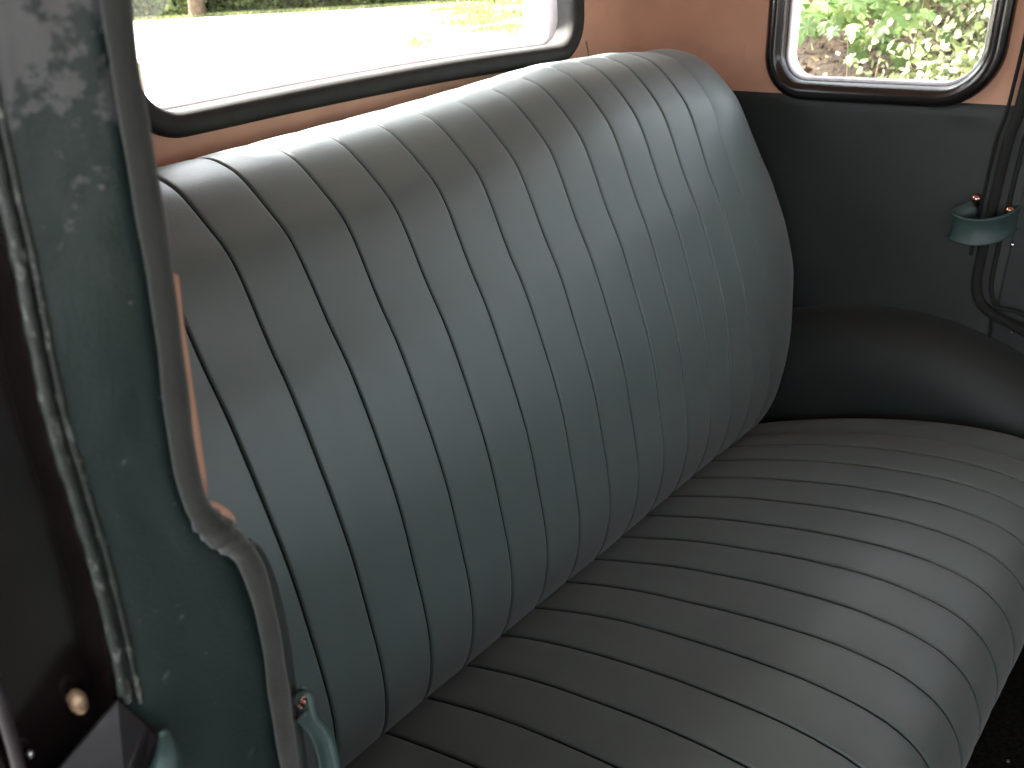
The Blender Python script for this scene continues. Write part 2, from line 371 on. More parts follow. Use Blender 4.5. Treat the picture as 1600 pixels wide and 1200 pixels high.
# floor and sills
V, F = box(XN, XW, -1.36, YR, ZF - .02, ZF); mk('floor_carpet', V, F, m_carpet, car, False, 'dark brown green carpet on the car floor')
V, F = box(XS, XN - .001, -1.40, .29, ZF - .04, ZF + .03); bevel(mk('door_sill', V, F, m_black, car, False), .01)
# seat plinth under the cushion
V, F = box(XN + .004, XW - .075, .145, .62, ZF, -.80); mk('seat_plinth', V, F, m_carpet, car, False)
# debris on the carpet
for k in range(14):
    c = (1.0 + random.random() * .3, -.32 + random.random() * .45, ZF + .002); r = .0015 + random.random() * .0025
    o = mk('crumb', *sphere(c, r, 6, (1.4, 1, .6)), m_gravel, car)

# wheel arch on the far side
arch = crv([(.74, -.64), (.66, -.598), (.575, -.566), (.50, -.541), (.423, -.529), (.34, -.528), (.276, -.540), (.213, -.562), (.14, -.602), (.06, -.67), (.0, -.76), (-.03, -.86), (-.04, -.99)], 60)
V = []; cy, cz = .40, -1.0
for p in arch:
    d = np.array([cy - p[0], cz - p[1]]); d /= np.linalg.norm(d)
    for k in range(15):
        if k <= 8:
            a = R(90 * k / 8); hh = .078 * math.sin(a); dd = .10 * (1 - math.cos(a))
        else: hh = .078 + .004 * (k - 8) / 6; dd = .10 + .05 * (k - 8)
        V.append((XW - .002 - hh, p[0] + d[0] * dd, max(p[1] + d[1] * dd, ZF)))
mk('wheel_arch', V, gridf(60, 15), m_green, car, True, 'rounded inner wheel arch covered in dark green leathercloth')
V = [(XN + (XW - x) * .5, y, z) for x, y, z in V]; mk('wheel_arch', V, gridf(60, 15), m_green, car, True)
V, F = box(XS, XN + .001, -.04, .298, ZF, -.64); mk('near_body', V, F, m_black, car, False)
# windlace round the far door, running down and forward over the wheel arch
wl = [(XW - .008, .276, .16), (XW - .009, .277, .0), (XW - .009, .2835, -.20), (XW - .009, .2895, -.245), (XW - .009, .292, -.29), (XW - .009, .293, -.337), (XW - .009, .295, -.423), (XW - .009, .293, -.470), (XW - .009, .279, -.497), (XW - .010, .253, -.511), (XW - .012, .221, -.521), (XW - .014, .15, -.555), (XW - .016, .075, -.62), (XW - .016, .02, -.71), (XW - .016, -.01, -.82), (XW - .016, -.015, -.98)]
mk('windlace', *tube(wl, .0072, 12, samples=120), m_windd, car, True, 'dark padded windlace cord round the far door opening')
wl2 = [(x + .004, y - .019, z) for x, y, z in wl[:9]] + [(x + .004, y - .012, z + .016) for x, y, z in wl[9:]]
mk('door_piping', *tube(wl2, .0035, 8, samples=120), m_windd, car, True)
wl3 = [(x + .004, y + .0155, z) for x, y, z in wl[:7]]
mk('door_piping', *tube(wl3, .0025, 8, samples=60), m_windd, car, True)
mk('panel_seam', *tube([(XW - .005, .268, -.502), (XW - .006, .262, -.545)], .0022, 6), m_windd, car)
mk('tack', *sphere((XW - .005, .235, -.53), .0022, 8), m_chrome, car)

# leather check strap looped round the far windlace, on two ball-headed screws
def ribbon(path, width, thick, up=(0, 0, 1), samples=40, edge=.0022):
    P = crv(path, samples); T_ = np.gradient(P, axis=0); T_ /= np.linalg.norm(T_, axis=1)[:, None]
    up = np.array(up, float); V = []; sec_ = []
    hw, ht = width / 2, thick / 2
    prof = [(-hw, -ht), (-hw, ht + edge * .6), (-hw + edge, ht + edge), (-hw + 2.2 * edge, ht), (0, ht * 1.05), (hw - 2.2 * edge, ht), (hw - edge, ht + edge), (hw, ht + edge * .6), (hw, -ht), (0, -ht)]
    for i in range(samples):
        n_ = np.cross(T_[i], up); n_ /= np.linalg.norm(n_); u_ = np.cross(n_, T_[i])
        for a, h in prof: V.append(P[i] + u_ * a + n_ * h)
    n = len(prof); F = gridf(samples, n, False, True); F.append(tuple(range(n))); F.append(tuple((samples - 1) * n + k for k in range(n))[::-1])
    return V, F
zs = -.372
st = mk('check_strap', *ribbon([(XW - .004, .312, zs + .012), (XW - .020, .330, zs + .006), (XW - .038, .3345, zs), (XW - .052, .322, zs - .002), (XW - .056, .300, zs - .002), (XW - .049, .281, zs + .001), (XW - .034, .269, zs + .005), (XW - .018, .263, zs + .009), (XW - .003, .2615, zs + .011)], .038, .003), m_strap, car, True, 'teal leather strap looped round the far windlace')
for y, z in ((.3145, -.339), (.2685, -.350)):
    V, F = join(tube([(XW, y, z - .012), (XW - .012, y, z - .006), (XW - .016, y, z)], .0042, 10, samples=8), sphere((XW - .018, y, z + .003), .0070, 12)); mk('screw', V, F, m_copper, st)
mk('screw', *sphere((XW - .008, .258, -.398), .003, 8), m_chrome, st)

# ---- near side door pillar (the shut face of the doorway) -----------------------------------------
YJ = .30
def PX(px, py, y):              # a point of the doorway's shut face, surveyed on its own plane y
    c = Vector((px - 800, 600 - py, -1330)); v = M @ c; return tuple(v * (y / v.y))
inner = [(146, -220), (158, -100), (171, 0), (185, 100), (202, 200), (219, 300), (236, 400), (255, 533), (271, 667), (287, 760), (306, 808), (338, 842), (372, 873), (394, 920), (414, 1000), (428, 1100), (443, 1200), (456, 1300), (468, 1400)]
outer = [(-110, -220), (-86, -100), (-66, 0), (-45, 100), (-24, 200), (-2, 300), (21, 400), (47, 533), (76, 667), (105, 760), (118, 805), (129, 840), (139, 873), (151, 920), (170, 1000), (190, 1096), (212, 1200), (232, 1300), (252, 1400)]
A = crv([PX(x, y, YJ - .002) for x, y in inner], 90); B = crv([PX(x, y, YJ) for x, y in outer], 90)
V = []
for i in range(90):
    for k in range(13):
        t = k / 12; p = B[i] * (1 - t) + A[i] * t
        nz = .0012 * noise.noise(Vector((t * 3, i * .09, 1))) + .0008 * noise.noise(Vector((t * 8, i * .3, 5)))
        V.append((p[0], p[1] - .003 * math.sin(math.pi * t) ** .5 + nz, p[2]))
# return of the pillar towards the cabin
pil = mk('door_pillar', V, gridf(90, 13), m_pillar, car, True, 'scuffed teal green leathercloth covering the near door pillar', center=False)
wr = crv([PX(x, y, YJ - .008) for x, y in [(156, -220), (168, -100), (181, 0), (195, 100), (212, 200), (229, 300), (246, 400), (265, 533), (281, 667), (297, 757), (316, 804), (348, 836), (382, 866), (404, 915), (424, 1000), (438, 1100), (453, 1200), (466, 1300), (478, 1400)]], 140)
rad = np.ones(140)
for i in range(140):
    t = i / 139; rad[i] = 1.0 + .04 * math.sin(t * 37) + .03 * math.sin(t * 91)
pz = wr[:, 2]
kink = np.exp(-((pz + .205) / .012) ** 2); rad += .36 * kink
V, F = tube(wr, .0047, 20, rad=rad)
V = [np.array(v) for v in V]
for i in range(140):             # gathers where the cord turns the corner
    for k in range(20):
        ring_c = wr[i]; v = V[i * 20 + k]; V[i * 20 + k] = ring_c + (v - ring_c) * (1 + .20 * kink[i] * math.sin(i * 2.6 + k * .6))
mk('windlace', V, F, m_wind, car, True, 'grey padded windlace cord edging the near door pillar')
# pink lining edge showing behind the cord
def strip(px, y, m, name, th=.003, lab=None):
    V = []; n = len(px)
    for (x0, x1, py) in px:
        a = np.array(PX(x0, py, y)); b2 = np.array(PX(x1, py, y)); c = (a + b2) / 2
        V += [a, c + np.array([0, -.0014, 0]), b2, b2 + np.array([0, th, 0]), a + np.array([0, th, 0])]
    F = gridf(n, 5, False, True) + [(0, 1, 2, 3, 4), tuple((n - 1) * 5 + k for k in range(5))[::-1]]
    return mk(name, V, F, m, car, True, lab)
strip([(262, 279, 430), (268, 287, 500), (276, 301, 600), (284, 313, 680), (294, 322, 745), (306, 325, 778)], YJ + .004, m_pink, 'lining_edge', lab='sliver of pink lining behind the near windlace')
strip([(296, 325, 784), (312, 345, 789), (326, 358, 797), (338, 367, 808), (346, 369, 817)], YJ - .006, m_pink, 'lining_edge')
# second green welt outside the cord
mk('trim_piping', *tube([PX(x + 19, y, YJ + .003) for x, y in [(366, 850), (385, 866), (406, 915), (426, 1000), (440, 1100), (455, 1200), (470, 1320)]], .0028, 10, samples=40), m_green, car, True)
# double bead along the outer edge of the pillar trim
for dx, r_, m_, yy in ((7, .0024, m_bead, YJ - .003), (29, .0015, m_bead, YJ - .0035)):
    mk('pillar_bead', *tube([PX(x + dx * (1 if y < 900 else 1), y, yy) for x, y in outer[:-3]], r_, 10, samples=120, rad=1 + .12 * np.sin(np.arange(120) * .9) * np.sin(np.arange(120) * .31)), m_, car, True)
# black painted rebate outside the trim
V = []
for i in range(90):
    b_ = B[i]
    for k, (x, y) in enumerate(((b_[0] + .004, YJ + .003), (b_[0] - .001, YJ + .004), (b_[0] - .003, YJ + .020), (XS + .004, YJ + .022), (XS, YJ + .018), (XS - .002, YJ + .004), (XS - .006, YJ + .004), (XS - .008, YJ + .5))):
        V.append((x, y, b_[2]))
mk('door_rebate', V, gridf(90, 8), m_black, car, False, 'glossy black painted rebate of the near doorway')
V, F = box(XS - .008, XN, YJ + .06, .95, ZF, b_[2]); mk('near_body', V, F, m_body, car, False)
# rest of the near rear quarter above eye level
V, F = box(XS - .006, XN, YJ + .03, .95, PX(0, -220, YJ)[2], ZR + .03); mk('near_body', V, F, m_body, car, False)
V = [(XN, y, z) for y in (YJ + .03, .71) for z in (ZF, BELT)]; mk('side_trim_panel', V, [(0, 1, 3, 2)], m_green, car, False)
V = [(XN, y, z) for y in (YJ + .03, .71) for z in (BELT, ZR)]; mk('side_lining', V, [(0, 1, 3, 2)], m_pink, car, False)
# outward flange where the wheel arch cuts into the doorway
def prism(front, dback):
    n = len(front); V = list(front) + [(p[0], p[1] + dback, p[2]) for p in front]
    return V, [tuple(range(n)), tuple(range(n, 2 * n))[::-1]] + [(i, (i + 1) % n, n + (i + 1) % n, n + i) for i in range(n)]
V = [PX(184, 1092, .294), PX(62, 1236, .300), PX(-20, 1420, .300), PX(232, 1132, .290), PX(200, 1212, .284), PX(150, 1420, .280), PX(252, 1152, .289), PX(222, 1235, .288), PX(205, 1420, .288)]
ar = mk('arch_flange', V, [(0, 1, 4, 3), (1, 2, 5, 4), (3, 4, 7, 6), (4, 5, 8, 7)], m_plum, car, False, 'scuffed plum black painted flange over the near wheel arch')
sm = ar.modifiers.new('solid', 'SOLIDIFY'); sm.thickness = .003; sm.offset = -1; bevel(ar, .0015)
mk('arch_pad', *tube([PX(254, 1142, .291), PX(259, 1160, .288), PX(260, 1190, .285), PX(254, 1230, .285), PX(246, 1330, .285)], .0060, 14, samples=24, rad=np.r_[np.linspace(.35, 1, 6), np.ones(18) * 1.1]), m_strap, car, True, 'teal leather pad on the wheel arch')
mk('body_edge', *tube([PX(-40, 960, .298), PX(-14, 1050, .298), PX(4, 1110, .298), PX(22, 1170, .298), PX(34, 1225, .298), PX(60, 1400, .298)], .0024, 12, samples=40), M1('plum_edge_light', (.028, .021, .024), rough=.3, var=.25, vscale=90), car)  # skin edge catching light: the lighter plum colour paints that in
# striker peg and screw
c = PX(122, 1096, .316)
mk('striker_peg', *join(sphere((c[0], c[1], c[2]), .0046, 12, (.8, 1, 1.4)), tube([(c[0], c[1], c[2]), (c[0], c[1] + .006, c[2])], .003, 10)), m_brass, car, True, 'worn brass striker peg')
c = PX(47, 1177, .318); mk('screw', *sphere(c, .0019, 10), m_chrome, car)
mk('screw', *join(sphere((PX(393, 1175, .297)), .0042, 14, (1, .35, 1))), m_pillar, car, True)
# near check strap
def R3(*p): return [PX(x, y, d) for x, y, d in p]
ns = mk('check_strap', *tube(R3((466, 1096, .300), (466, 1086, .297), (474, 1080, .293), (483, 1085, .290), (487, 1100, .288), (492, 1118, .287), (508, 1138, .286), (519, 1165, .284), (526, 1200, .283), (532, 1260, .282)), .0022, 12, samples=50), m_strap, car, True, 'teal leather strap on the near pillar')
mk('strap_loop', *ribbon(R3((470, 1114, .296), (486, 1130, .293), (499, 1152, .290), (507, 1180, .289), (511, 1215, .288), (514, 1290, .288)), .008, .003, up=(1, -.3, 0), samples=30, edge=.001), m_strap, ns, True)
c = PX(470, 1100, .298); mk('screw', *tube([c, (c[0], c[1] - .004, c[2] + .006)], .0022, 8), m_copper, ns)

# ------------------------------------------------------------------ the rear bench seat
bench = root('rear_bench_seat', (.72, .45, -.95), 'rear bench seat in dark grey green leather with long fluted pleats', 'seat')
back_prof = crv([(.885, -.235), (.868, -.175), (.835, -.142), (.785, -.129), (.745, -.134), (.718, -.146), (.685, -.175), (.658, -.21), (.624, -.286), (.596, -.343), (.556, -.455), (.540, -.533), (.530, -.605), (.533, -.660), (.547, -.708), (.575, -.750), (.63, -.785)], 96)
cush_prof = crv([(.64, -.775), (.60, -.748), (.552, -.722), (.50, -.700), (.436, -.676), (.38, -.659), (.30, -.639), (.22, -.626), (.16, -.6255), (.122, -.635), (.097, -.655), (.083, -.685), (.079, -.72), (.088, -.78), (.105, -.86), (.12, -.93)], 96)
def normals(P):
    T_ = np.gradient(P, axis=0); T_ /= np.linalg.norm(T_, axis=1)[:, None]; return T_
bT = normals(back_prof); bN = np.stack([bT[:, 1], -bT[:, 0]], 1)      # outward: towards the camera / up
if bN[40][0] > 0: bN = -bN
cT = normals(cush_prof); cN = np.stack([cT[:, 1], -cT[:, 0]], 1)
if cN[40][1] < 0: cN = -cN
cr_x = [.05, .36, .60, .80, .95, 1.10, 1.2, 1.36]; cr_z = [-.034, -.030, -.019, -.007, .004, .003, -.006, -.03]
def back_pt(x, i, h):
    y, z = back_prof[i]; wgt = 1 / (1 + math.exp(-(z + .19) / .02))
    z += wgt * np.interp(x, cr_x, cr_z); dy = -.018 * max(0, (x - 1.05) / .2) ** 2 * wgt
    wv = .0014 * noise.noise(Vector((x * 6, z * 5, 2.1))) + .0003 * noise.noise(Vector((x * 17, z * 9, 7)))
    return (x, y + dy + bN[i][0] * (h + wv), z + bN[i][1] * (h + wv))
def cush_pt(x, i, h):
    y, z = cush_prof[i]
    z -= .030 * max(0, (x - 1.02) / .25) ** 2.2 + .03 * max(0, (.35 - x) / .25) ** 2.2
    bow = .010 * ((x - .72) / .5) ** 2 * (1 if y < .2 else 0) * 0
    wv = .0020 * noise.noise(Vector((x * 5, y * 5, 12.1))) + .0004 * noise.noise(Vector((x * 16, y * 9, 4)))
    return (x, y + bow + cN[i][0] * (h + wv), z + cN[i][1] * (h + wv))
# pleat cross-section: nearly flat with a quick roll down into the stitched groove
PT = np.array([0, .006, .014, .024, .034, .05, .09, .15, .21, .30, .40, .5, .60, .70, .79, .86, .91, .95, .966, .976, .986, .994, 1])
def hprof(t, A, depth):
    u = abs(2 * t - 1); return A * (1 - u ** 3.2) - depth * (max(0, (u - .925) / .075)) ** 1.2
def pleats(pt, xs, n, parent, A, depth, seed, wob):
    for k in range(len(xs) - 1):
        ph = seed + k; a0 = A * (1 + .22 * noise.noise(Vector((ph * 3.7, 1, 1)))); V = []
        for i in range(n):
            e0 = xs[k] + wob * noise.noise(Vector((i * .05, k * 2.3, seed))) ; e1 = xs[k + 1] + wob * noise.noise(Vector((i * .05, (k + 1) * 2.3, seed)))
            aa = a0 * (1 + .25 * noise.noise(Vector((i * .07, ph, 9)))); dd = depth * (1 + .2 * noise.noise(Vector((i * .11, ph, 3))))
            for t in PT: V.append(pt(e0 + (e1 - e0) * t, i, hprof(t, aa, dd)))
        mk('pleat', V, gridf(n, len(PT)), m_seat, parent, True)
m_seam = M1('seam_thread_groove_shade', (.010, .014, .012), rough=.9, spec=.1)  # seam thread, its dark colour also painting the shade in the grooves
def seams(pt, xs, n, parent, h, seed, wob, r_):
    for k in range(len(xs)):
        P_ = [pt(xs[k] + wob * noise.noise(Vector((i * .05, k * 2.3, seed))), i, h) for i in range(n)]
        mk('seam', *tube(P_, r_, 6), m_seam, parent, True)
bx = [.238 + .0632 * k for k in range(16)]
cx = [.186 + .0617 * k for k in range(17)]
zs_ = [-.95, -.76, -.72, -.64, -.57, -.48, -.40, -.28, -.20, -.15, -.12]; wsz = [.07, .075, .085, .100, .137, .163, .167, .150, .130, .118, .112]
def roll(sgn, x0, prof, nrm, n, pt, wfun, dfun, deep):
    V = []; m_ = 16
    for i in range(n):
        wd = wfun(i); d = dfun(i); p0 = pt(x0, i, 0)
        for k in range(m_ + 5):
            if k <= m_:
                t = k / m_; a = R(90 * t); dx = wd * math.sin(a) ** .9; dn = -d * (1 - math.cos(a)) ** 1.1 + .0035 * math.exp(-((t - .28) / .2) ** 2) - .0035 * math.exp(-(t / .035) ** 2)
            else: dx = wd; dn = -d - deep * (k - m_) / 4
            V.append((p0[0] + sgn * dx, p0[1] + nrm[i][0] * dn, p0[2] + nrm[i][1] * dn))
    return V, gridf(n, m_ + 5)
nb = len(back_prof); nc = len(cush_prof)
V, F = roll(1, bx[-1], back_prof, bN, nb, back_pt, lambda i: float(np.interp(back_prof[i][1], zs_, wsz)), lambda i: .045, .05)
sb = mk('seat_back', V, F, m_seat, bench, True, 'upright squab of the bench with vertical pleats and a rounded far edge')
V, F = roll(-1, bx[0], back_prof, bN, nb, back_pt, lambda i: min(.13, float(np.interp(back_prof[i][1], zs_, wsz))), lambda i: .045, .05)
mk('side_roll', V, F, m_seat, sb, True)
pleats(back_pt, bx, nb, sb, .0011, .0052, 2, .0022)
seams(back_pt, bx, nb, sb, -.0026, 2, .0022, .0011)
V, F = roll(1, cx[-1], cush_prof, cN, nc, cush_pt, lambda i: .112, lambda i: .045, .06)
sc = mk('seat_cushion', V, F, m_seat, bench, True, 'seat cushion of the bench with pleats running front to back')
V, F = roll(-1, cx[0], cush_prof, cN, nc, cush_pt, lambda i: .075, lambda i: .045, .06)
mk('side_roll', V, F, m_seat, sc, True)
pleats(cush_pt, cx, nc, sc, .0017, .0060, 21, .0020)
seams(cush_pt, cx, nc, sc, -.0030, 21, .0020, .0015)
V, F = box(.16, 1.25, .70, .84, -.95, -.24); mk('seat_frame', V, F, m_carpet, bench, False)
V, F = box(.12, 1.27, .14, .60, -.94, -.80); mk('seat_frame', V, F, m_carpet, bench, False)

# ------------------------------------------------------------------ outside
def gz(x, y):
    z = -H + .03 * noise.noise(Vector((x * .2, y * .2, 0)))
    if x > 4.6:
        q_ = y / x; b_ = min(1.0, max(0, (.80 - q_) / .22)) * min(1.0, max(0, (y + 40) / 5)); b_ = b_ * b_ * (3 - 2 * b_)
        z += b_ * (.42 * (1 - math.exp(-(x - 4.6) * .9)) + .50 * max(0, x - 6.4) ** 1.1 * (1 if x < 12 else 0) + (.5 * 5.6 ** 1.1 if x >= 12 else 0))
    return z
xs = np.r_[np.linspace(-150, -5, 12), np.linspace(-4, 14, 91), np.linspace(16, 60, 23), [90, 150, 300]]; ys = np.r_[[-250, -100, -50], np.linspace(-30, 12, 70), np.linspace(13, 60, 48), [90, 150, 300]]
V = [(x, y, gz(x, y)) for x in xs for y in ys]; o = mk('gravel_drive', V, gridf(len(xs), len(ys)), m_gravel, None, True, center=False); tag(o, 'sunlit pale gravel drive behind the car', kind='structure')
xs = np.linspace(-6, 1.2, 40); ys = np.linspace(-14, 8, 90)  # unseen dark ground, added to cut sunlit bounce into the doorway
V = [(x, y, gz(x, y) + .012 + .02 * max(0, noise.noise(Vector((x * 3, y * 3, 5))))) for x in xs for y in ys]
o = mk('bounce_cut_strip', V, gridf(len(xs), len(ys)), M1('asphalt', (.045, .045, .043), rough=.9, col2=(.065, .063, .06), vscale=60, bump=.6, bscale=200, bdist=.004), None, True, center=False); tag(o, 'unseen dark asphalt added to cut ground bounce on the near side', kind='structure')
# the verge bank beside the car: soil sheet just above the ground
xs = np.linspace(4.7, 14, 70); ys = np.linspace(-12, 16, 110)
V = [(x, y, gz(x, y) + .012 + .05 * max(0, noise.noise(Vector((x * 2, y * 2, 5))))) for x in xs for y in ys]
o = mk('earth_bank', V, gridf(len(xs), len(ys)), m_soil, None, True, center=False); tag(o, 'brown earth bank beside the drive, seen through the quarter window', kind='structure')

def quads(name, pos, size, m, tone, up=None, shape='leaf', flat=0.0, parent=None, kind='stuff', stretch=1.6):
    """many separate small leaves in one mesh"""
    n = len(pos); d = rng.normal(size=(n, 3)); d[:, 2] *= (1 - flat); d /= np.linalg.norm(d, axis=1)[:, None]
    if up is not None: d = d * .35 + np.array(up); d /= np.linalg.norm(d, axis=1)[:, None]
    s = rng.normal(size=(n, 3)); s -= d * (s * d).sum(1)[:, None]; s /= np.linalg.norm(s, axis=1)[:, None]
    nn = np.cross(d, s); sz = np.array(size)[:, None]
    L = sz * stretch
    pts = [pos, pos + d * L * .35 + s * sz * .45 + nn * sz * .1, pos + d * L * .75 + s * sz * .3 + nn * sz * .05, pos + d * L, pos + d * L * .75 - s * sz * .3 + nn * sz * .05, pos + d * L * .35 - s * sz * .45 + nn * sz * .1]
    V = np.stack(pts, 1).reshape(-1, 3); V[:, 2] += H
    F = [(6 * i, 6 * i + 1, 6 * i + 2, 6 * i + 3) for i in range(n)] + [(6 * i, 6 * i + 3, 6 * i + 4, 6 * i + 5) for i in range(n)]
    me = bpy.data.meshes.new(name); me.from_pydata((V - np.array(org(parent))).tolist(), [], F); me.update(); me.materials.append(m)
    at = me.attributes.new('tone', 'FLOAT', 'POINT'); at.data.foreach_set('value', np.repeat(tone, 6))
    o = bpy.data.objects.new(name, me); C.objects.link(o)
    if parent: o.parent = parent
    if kind: o['kind'] = kind
    return o
# leaf litter on the bank
n = 9000; x = rng.uniform(4.8, 9.5, n); y = rng.uniform(-3, 8, n)
pos = np.array([(a, b_, gz(a, b_) + .03 + .03 * rng.random()) for a, b_ in zip(x, y)])
o = quads('leaf_litter', pos, rng.uniform(.02, .05, n), m_litter, rng.random(n), flat=.8); tag(o, 'dry brown leaves scattered over the earth bank', 'leaf litter', kind='stuff')
# brambles in clumps
def clumps(n, cs, spread, zlo, zhi):
    c = cs[rng.integers(0, len(cs), n)]; p = c + rng.normal(size=(n, 3)) * np.array(spread); return p
cs = []
for k in range(260):
    y = rng.uniform(-2.5, 3.0); x = rng.uniform(6.3, 9.5) + (max(0, y - 1.6)) * .8; cs.append((x, y, gz(x, y) + rng.uniform(.08, 1.5) * (1 if x > 7 else .4)))
for k in range(60):
    y = rng.uniform(2.4, 8); x = rng.uniform(8.2, 10.5); cs.append((x, y, gz(x, y) + rng.uniform(.2, 1.6)))
for k in range(230):
    y = rng.uniform(-1.5, 1.9); x = rng.uniform(5.4, 7.2); cs.append((x, y, gz(x, y) + rng.uniform(.02, .35)))
cs = np.array(cs); p = clumps(40000, cs, (.22, .22, .18), 0, 0)
tone = np.clip(.62 + .25 * rng.normal(size=len(p)) - .10 * (p[:, 1] > 2.2), 0, 1)
o = quads('bramble_thicket', p, rng.uniform(.02, .055, len(p)), m_bramble, tone, stretch=1.3); tag(o, 'tangled pale bramble leaves growing up the bank', 'brambles', kind='stuff')
tw = []
for k in range(90):
    y = rng.uniform(-2, 6); x = rng.uniform(6.2, 8.6); z = gz(x, y); l_ = rng.uniform(.5, 1.5); a = rng.normal(size=2) * .35
    tw.append(tube([(x, y, z), (x + a[0] * l_ * .4, y + a[1] * l_ * .4, z + l_ * .55), (x + a[0] * l_ * 1.1, y + a[1] * l_ * 1.2, z + l_ * .9), (x + a[0] * l_ * 2, y + a[1] * l_ * 2.2, z + l_ * .8)], rng.uniform(.004, .009), 5, samples=8))
o = mk('bramble_stems', *join(*tw), m_twig, None, True, center=False); tag(o, 'thin dry stems arching among the brambles', 'stems', kind='stuff')
# sycamore branch with large lobed leaves hanging over the bank
syc = root('sycamore_tree', (8.6, 4.0, gz(8.6, 4.0)), 'sycamore tree with large bright lobed leaves hanging outside the quarter window', 'tree')
mk('trunk', *tube([(8.6, 4.0, gz(8.6, 4.0) - .05), (8.5, 3.95, 0), (8.45, 3.8, 1.2), (8.3, 3.7, 2.6), (8.3, 3.6, 4.2)], .14, 12, samples=24, rad=np.linspace(1.2, .45, 24)), m_bark, syc)
bt = []
for a in ((6.3, 2.9, -.10), (5.7, 2.3, .1), (6.4, 2.0, .15), (6.2, 3.5, .3), (5.9, 3.0, .5), (6.5, 1.5, .4)):
    bt.append(tube([(8.45, 3.8, 1.0), ((8.45 + a[0]) / 2, (3.8 + a[1]) / 2, 1.1 + a[2] * .3), (a[0], a[1], a[2])], .03, 7, samples=14, rad=np.linspace(1, .2, 14)))
mk('limb', *join(*bt), m_bark, syc, kind='stuff')
half = [(.0, 0), (.10, -.06), (.26, -.10), (.22, .02), (.40, .06), (.50, .20), (.36, .24), (.34, .34), (.52, .48), (.56, .66), (.40, .58), (.28, .60), (.22, .74), (.12, .80), (.0, 1.0)]
def leafmesh(v):
    ring_ = half + [(-x_, y_) for x_, y_ in half[-2:0:-1]]
    V = [(0, .35, 0)] + [(x_ * (1 + .1 * math.sin(v + i)), y_, -.14 * abs(x_) ** 1.3 * (1 + .6 * math.sin(v * 2)) - .12 * (y_ - .35) ** 2 + .03 * math.sin(i * 2 + v)) for i, (x_, y_) in enumerate(ring_)]
    nn = len(ring_); me = bpy.data.meshes.new('leaf'); me.from_pydata(V, [], [(0, 1 + i, 1 + (i + 1) % nn) for i in range(nn)]); me.update(); me.materials.append(m_leaf)
    return me
lm = [leafmesh(v) for v in (0, 1.3, 2.9)]
def leaf(p, s, tilt):
    o = bpy.data.objects.new('leaf', random.choice(lm)); C.objects.link(o); o.parent = syc
    o.location = Vector((p[0], p[1], p[2] + H)) - org(syc); o.scale = (s, s, s)
    face = Vector((-.75 + random.gauss(0, .3), -.35 + random.gauss(0, .35), .75 + random.gauss(0, .3))).normalized()
    down = Vector((-.3 + random.gauss(0, .3), random.gauss(0, .4), -1)); down = (down - face * down.dot(face)).normalized()
    xx = down.cross(face); o.rotation_euler = Matrix((xx, down, face)).transposed().to_euler()
cl = [(5.8, 2.58, -.36, 26, .17), (5.9, 2.25, -.36, 26, .17), (6.1, 2.7, -.12, 40, .28), (6.1, 2.15, -.22, 34, .22), (6.2, 1.75, -.12, 26, .22), (6.0, 2.2, .05, 40, .3), (6.3, 2.9, .2, 30, .3), (6.5, 1.6, .1, 24, .25), (5.9, 1.95, -.44, 10, .12), (6.2, 2.35, -.55, 8, .14)]
for (x, y, z, nl, sp) in cl:
    for k in range(nl): leaf((x + random.gauss(0, sp), y + random.gauss(0, sp), z + random.gauss(0, sp * .55)), random.uniform(.09, .145), 0)
n = 9000; c = rng.normal(size=(n, 3)); c /= np.linalg.norm(c, axis=1)[:, None]; c *= (rng.random(n) ** .4)[:, None]
pos = np.array([8.3, 3.7, 2.9]) + c * np.array([2.6, 3.2, 1.9])
quads('crown', pos, rng.uniform(.09, .16, n), m_hedge, rng.random(n) * .8, parent=syc, stretch=1.1)

# the hedge behind the drive
def hedge(name, a, b2, h, depth, n, lab, cat):
    a = np.array(a); b2 = np.array(b2); t = rng.random(n); u = rng.random(n); zz = rng.random(n) ** 1.8
    d = (b2 - a) / np.linalg.norm(b2 - a); nr = np.array([-d[1], d[0]]) * -1
    xy = a + (b2 - a) * t[:, None]
    bul = np.array([noise.noise(Vector((q[0] * .5, q[1] * .5, z_ * 2))) for q, z_ in zip(xy, zz)])
    fr = (bul * 1.1 - zz * .6 + .25) ; xy = xy + nr * (fr[:, None]) * 1 - nr * (u ** 2)[:, None] * depth
    top = h * (1 + .3 * np.array([noise.noise(Vector((q[0] * .35, q[1] * .35, 9))) for q in xy]))
    pos = np.c_[xy, -H + zz * top]
    tone = np.clip(.35 + .5 * bul + .22 * rng.normal(size=n), 0, 1)
    P_ = []; 
    for i in range(70):
        for k in range(8):
            q = a + (b2 - a) * i / 69 - nr * (1.1 + .5 * noise.noise(Vector((i * .3, k * .5, 1)))) ; P_.append((q[0], q[1], -H - .1 + h * .95 * k / 7))
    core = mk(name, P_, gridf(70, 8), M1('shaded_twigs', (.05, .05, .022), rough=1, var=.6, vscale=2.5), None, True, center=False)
    quads('foliage', pos, rng.uniform(.09, .22, n), m_hedge, tone, stretch=1.2, parent=core); tag(core, lab, cat)
hedge('hedge', (12, 44), (42, 8), 5.5, 2.0, 60000, 'long leafy hedge at the back of the gravel drive', 'hedge')
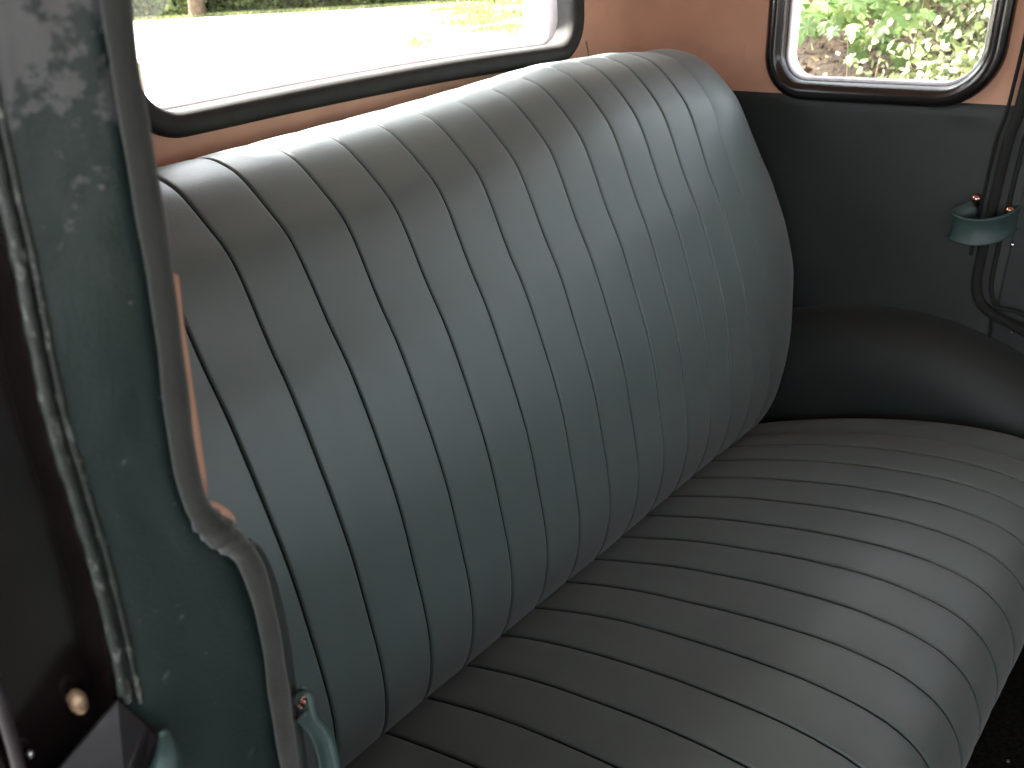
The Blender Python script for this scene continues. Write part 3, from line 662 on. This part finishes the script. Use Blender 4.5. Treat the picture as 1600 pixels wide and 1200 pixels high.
# unseen canopy added to block the high sky on the near side
ot = root('sky_block_canopy', (-3.9, -1.4, -H), 'unseen leafy canopy added to block high sky over the near side', 'tree')
mk('trunk', *tube([(-3.9, -1.4, -H - .05), (-3.8, -1.4, -.2), (-3.5, -1.3, .9), (-3.0, -1.1, 1.9), (-2.5, -1.0, 2.6)], .17, 12, samples=24, rad=np.linspace(1.25, .6, 24)), m_bark, ot)
cc = np.array([-1.95, -.9, 2.55]); rad3 = np.array([2.0, 3.3, 1.15])
n = 26000; c = rng.normal(size=(n, 3)); c /= np.linalg.norm(c, axis=1)[:, None]; lump = np.array([1 + .25 * noise.noise(Vector(v * 2.2)) for v in c])
quads('foliage', cc + c * rad3 * (lump * rng.uniform(.72, 1.02, n))[:, None], rng.uniform(.05, .11, n), m_hedge, rng.random(n) * .6, parent=ot, stretch=1.2)
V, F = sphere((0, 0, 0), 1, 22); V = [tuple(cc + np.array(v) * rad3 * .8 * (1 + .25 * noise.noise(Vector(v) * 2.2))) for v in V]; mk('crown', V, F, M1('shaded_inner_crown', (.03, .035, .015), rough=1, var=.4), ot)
# the grassy corner of the drive: ground sheet with a ragged edge
xs = np.linspace(7.5, 34, 110); ys = np.linspace(5, 27, 110); V = [(x, y, gz(x, y) + .03) for x in xs for y in ys]
F = [f for f in gridf(110, 110) if (lambda v: v[0] / v[1] > .93 + .28 * noise.noise(Vector((v[0] * .9, v[1] * .9, 2))) and v[0] > 9.0 + 1.2 * noise.noise(Vector((v[1], 1, 1))))(V[f[0]])]
o = mk('grass_corner', V, F, M1('mown_grass', (.19, .22, .07), rough=.9, col2=(.36, .36, .17), vscale=1.6, bump=.5, bscale=30, bdist=.02), None, True, center=False); tag(o, 'dry yellowish grass at the corner of the drive', kind='structure')
# rough grass fringe at the hedge foot and on the right of the drive
n = 26000; t = rng.random(n); a = np.array([11.5, 43.]); b_ = np.array([41.5, 7.2]); xy = a + (b_ - a) * t[:, None] + np.array([-.77, -.64]) * (rng.random(n)[:, None] * 1.4 - .6)
n2 = 90000; q = np.c_[rng.uniform(9, 27, n2), rng.uniform(6.5, 23, n2)]
dens = np.array([noise.noise(Vector((v[0] * .6, v[1] * .6, 4))) for v in q]); q = q[(dens + .5 * rng.random(len(q)) > .75 - 1.6 * (q[:, 0] / q[:, 1] - .88)) & (q[:, 0] > q[:, 1] * .9)]
xy = np.r_[xy, q]; pos = np.array([(v[0], v[1], gz(v[0], v[1])) for v in xy])
o = quads('grass_verge', pos, rng.uniform(.03, .07, len(pos)), m_grass, rng.random(len(pos)), up=(0, 0, 1.2), stretch=2.2); tag(o, 'rough yellow green grass along the foot of the hedge', 'grass', kind='stuff')
# a small tree with a bare pale stem in the hedge
tr = root('hedge_tree', (19.1, 33.4, -H), 'slender tree with a bare pale stem standing in the hedge behind the drive', 'tree')
mk('trunk', *tube([(19.1, 33.4, -H - .05), (19.2, 33.4, .1), (19.0, 33.3, 1.6), (19.2, 33.3, 3.6), (19.1, 33.4, 6)], .28, 10, samples=24, rad=np.linspace(1.2, .4, 24)), M1('young_bark', (.10, .065, .04), rough=.9, var=.3), tr)
n = 3000; c = rng.normal(size=(n, 3)); c /= np.linalg.norm(c, axis=1)[:, None]; c *= (rng.random(n) ** .4)[:, None]
quads('crown', np.array([19.1, 33.4, 5.5]) + c * np.array([2.2, 2.2, 2.0]), rng.uniform(.15, .28, n), m_hedge, rng.random(n) * .8, parent=tr, stretch=1.1)
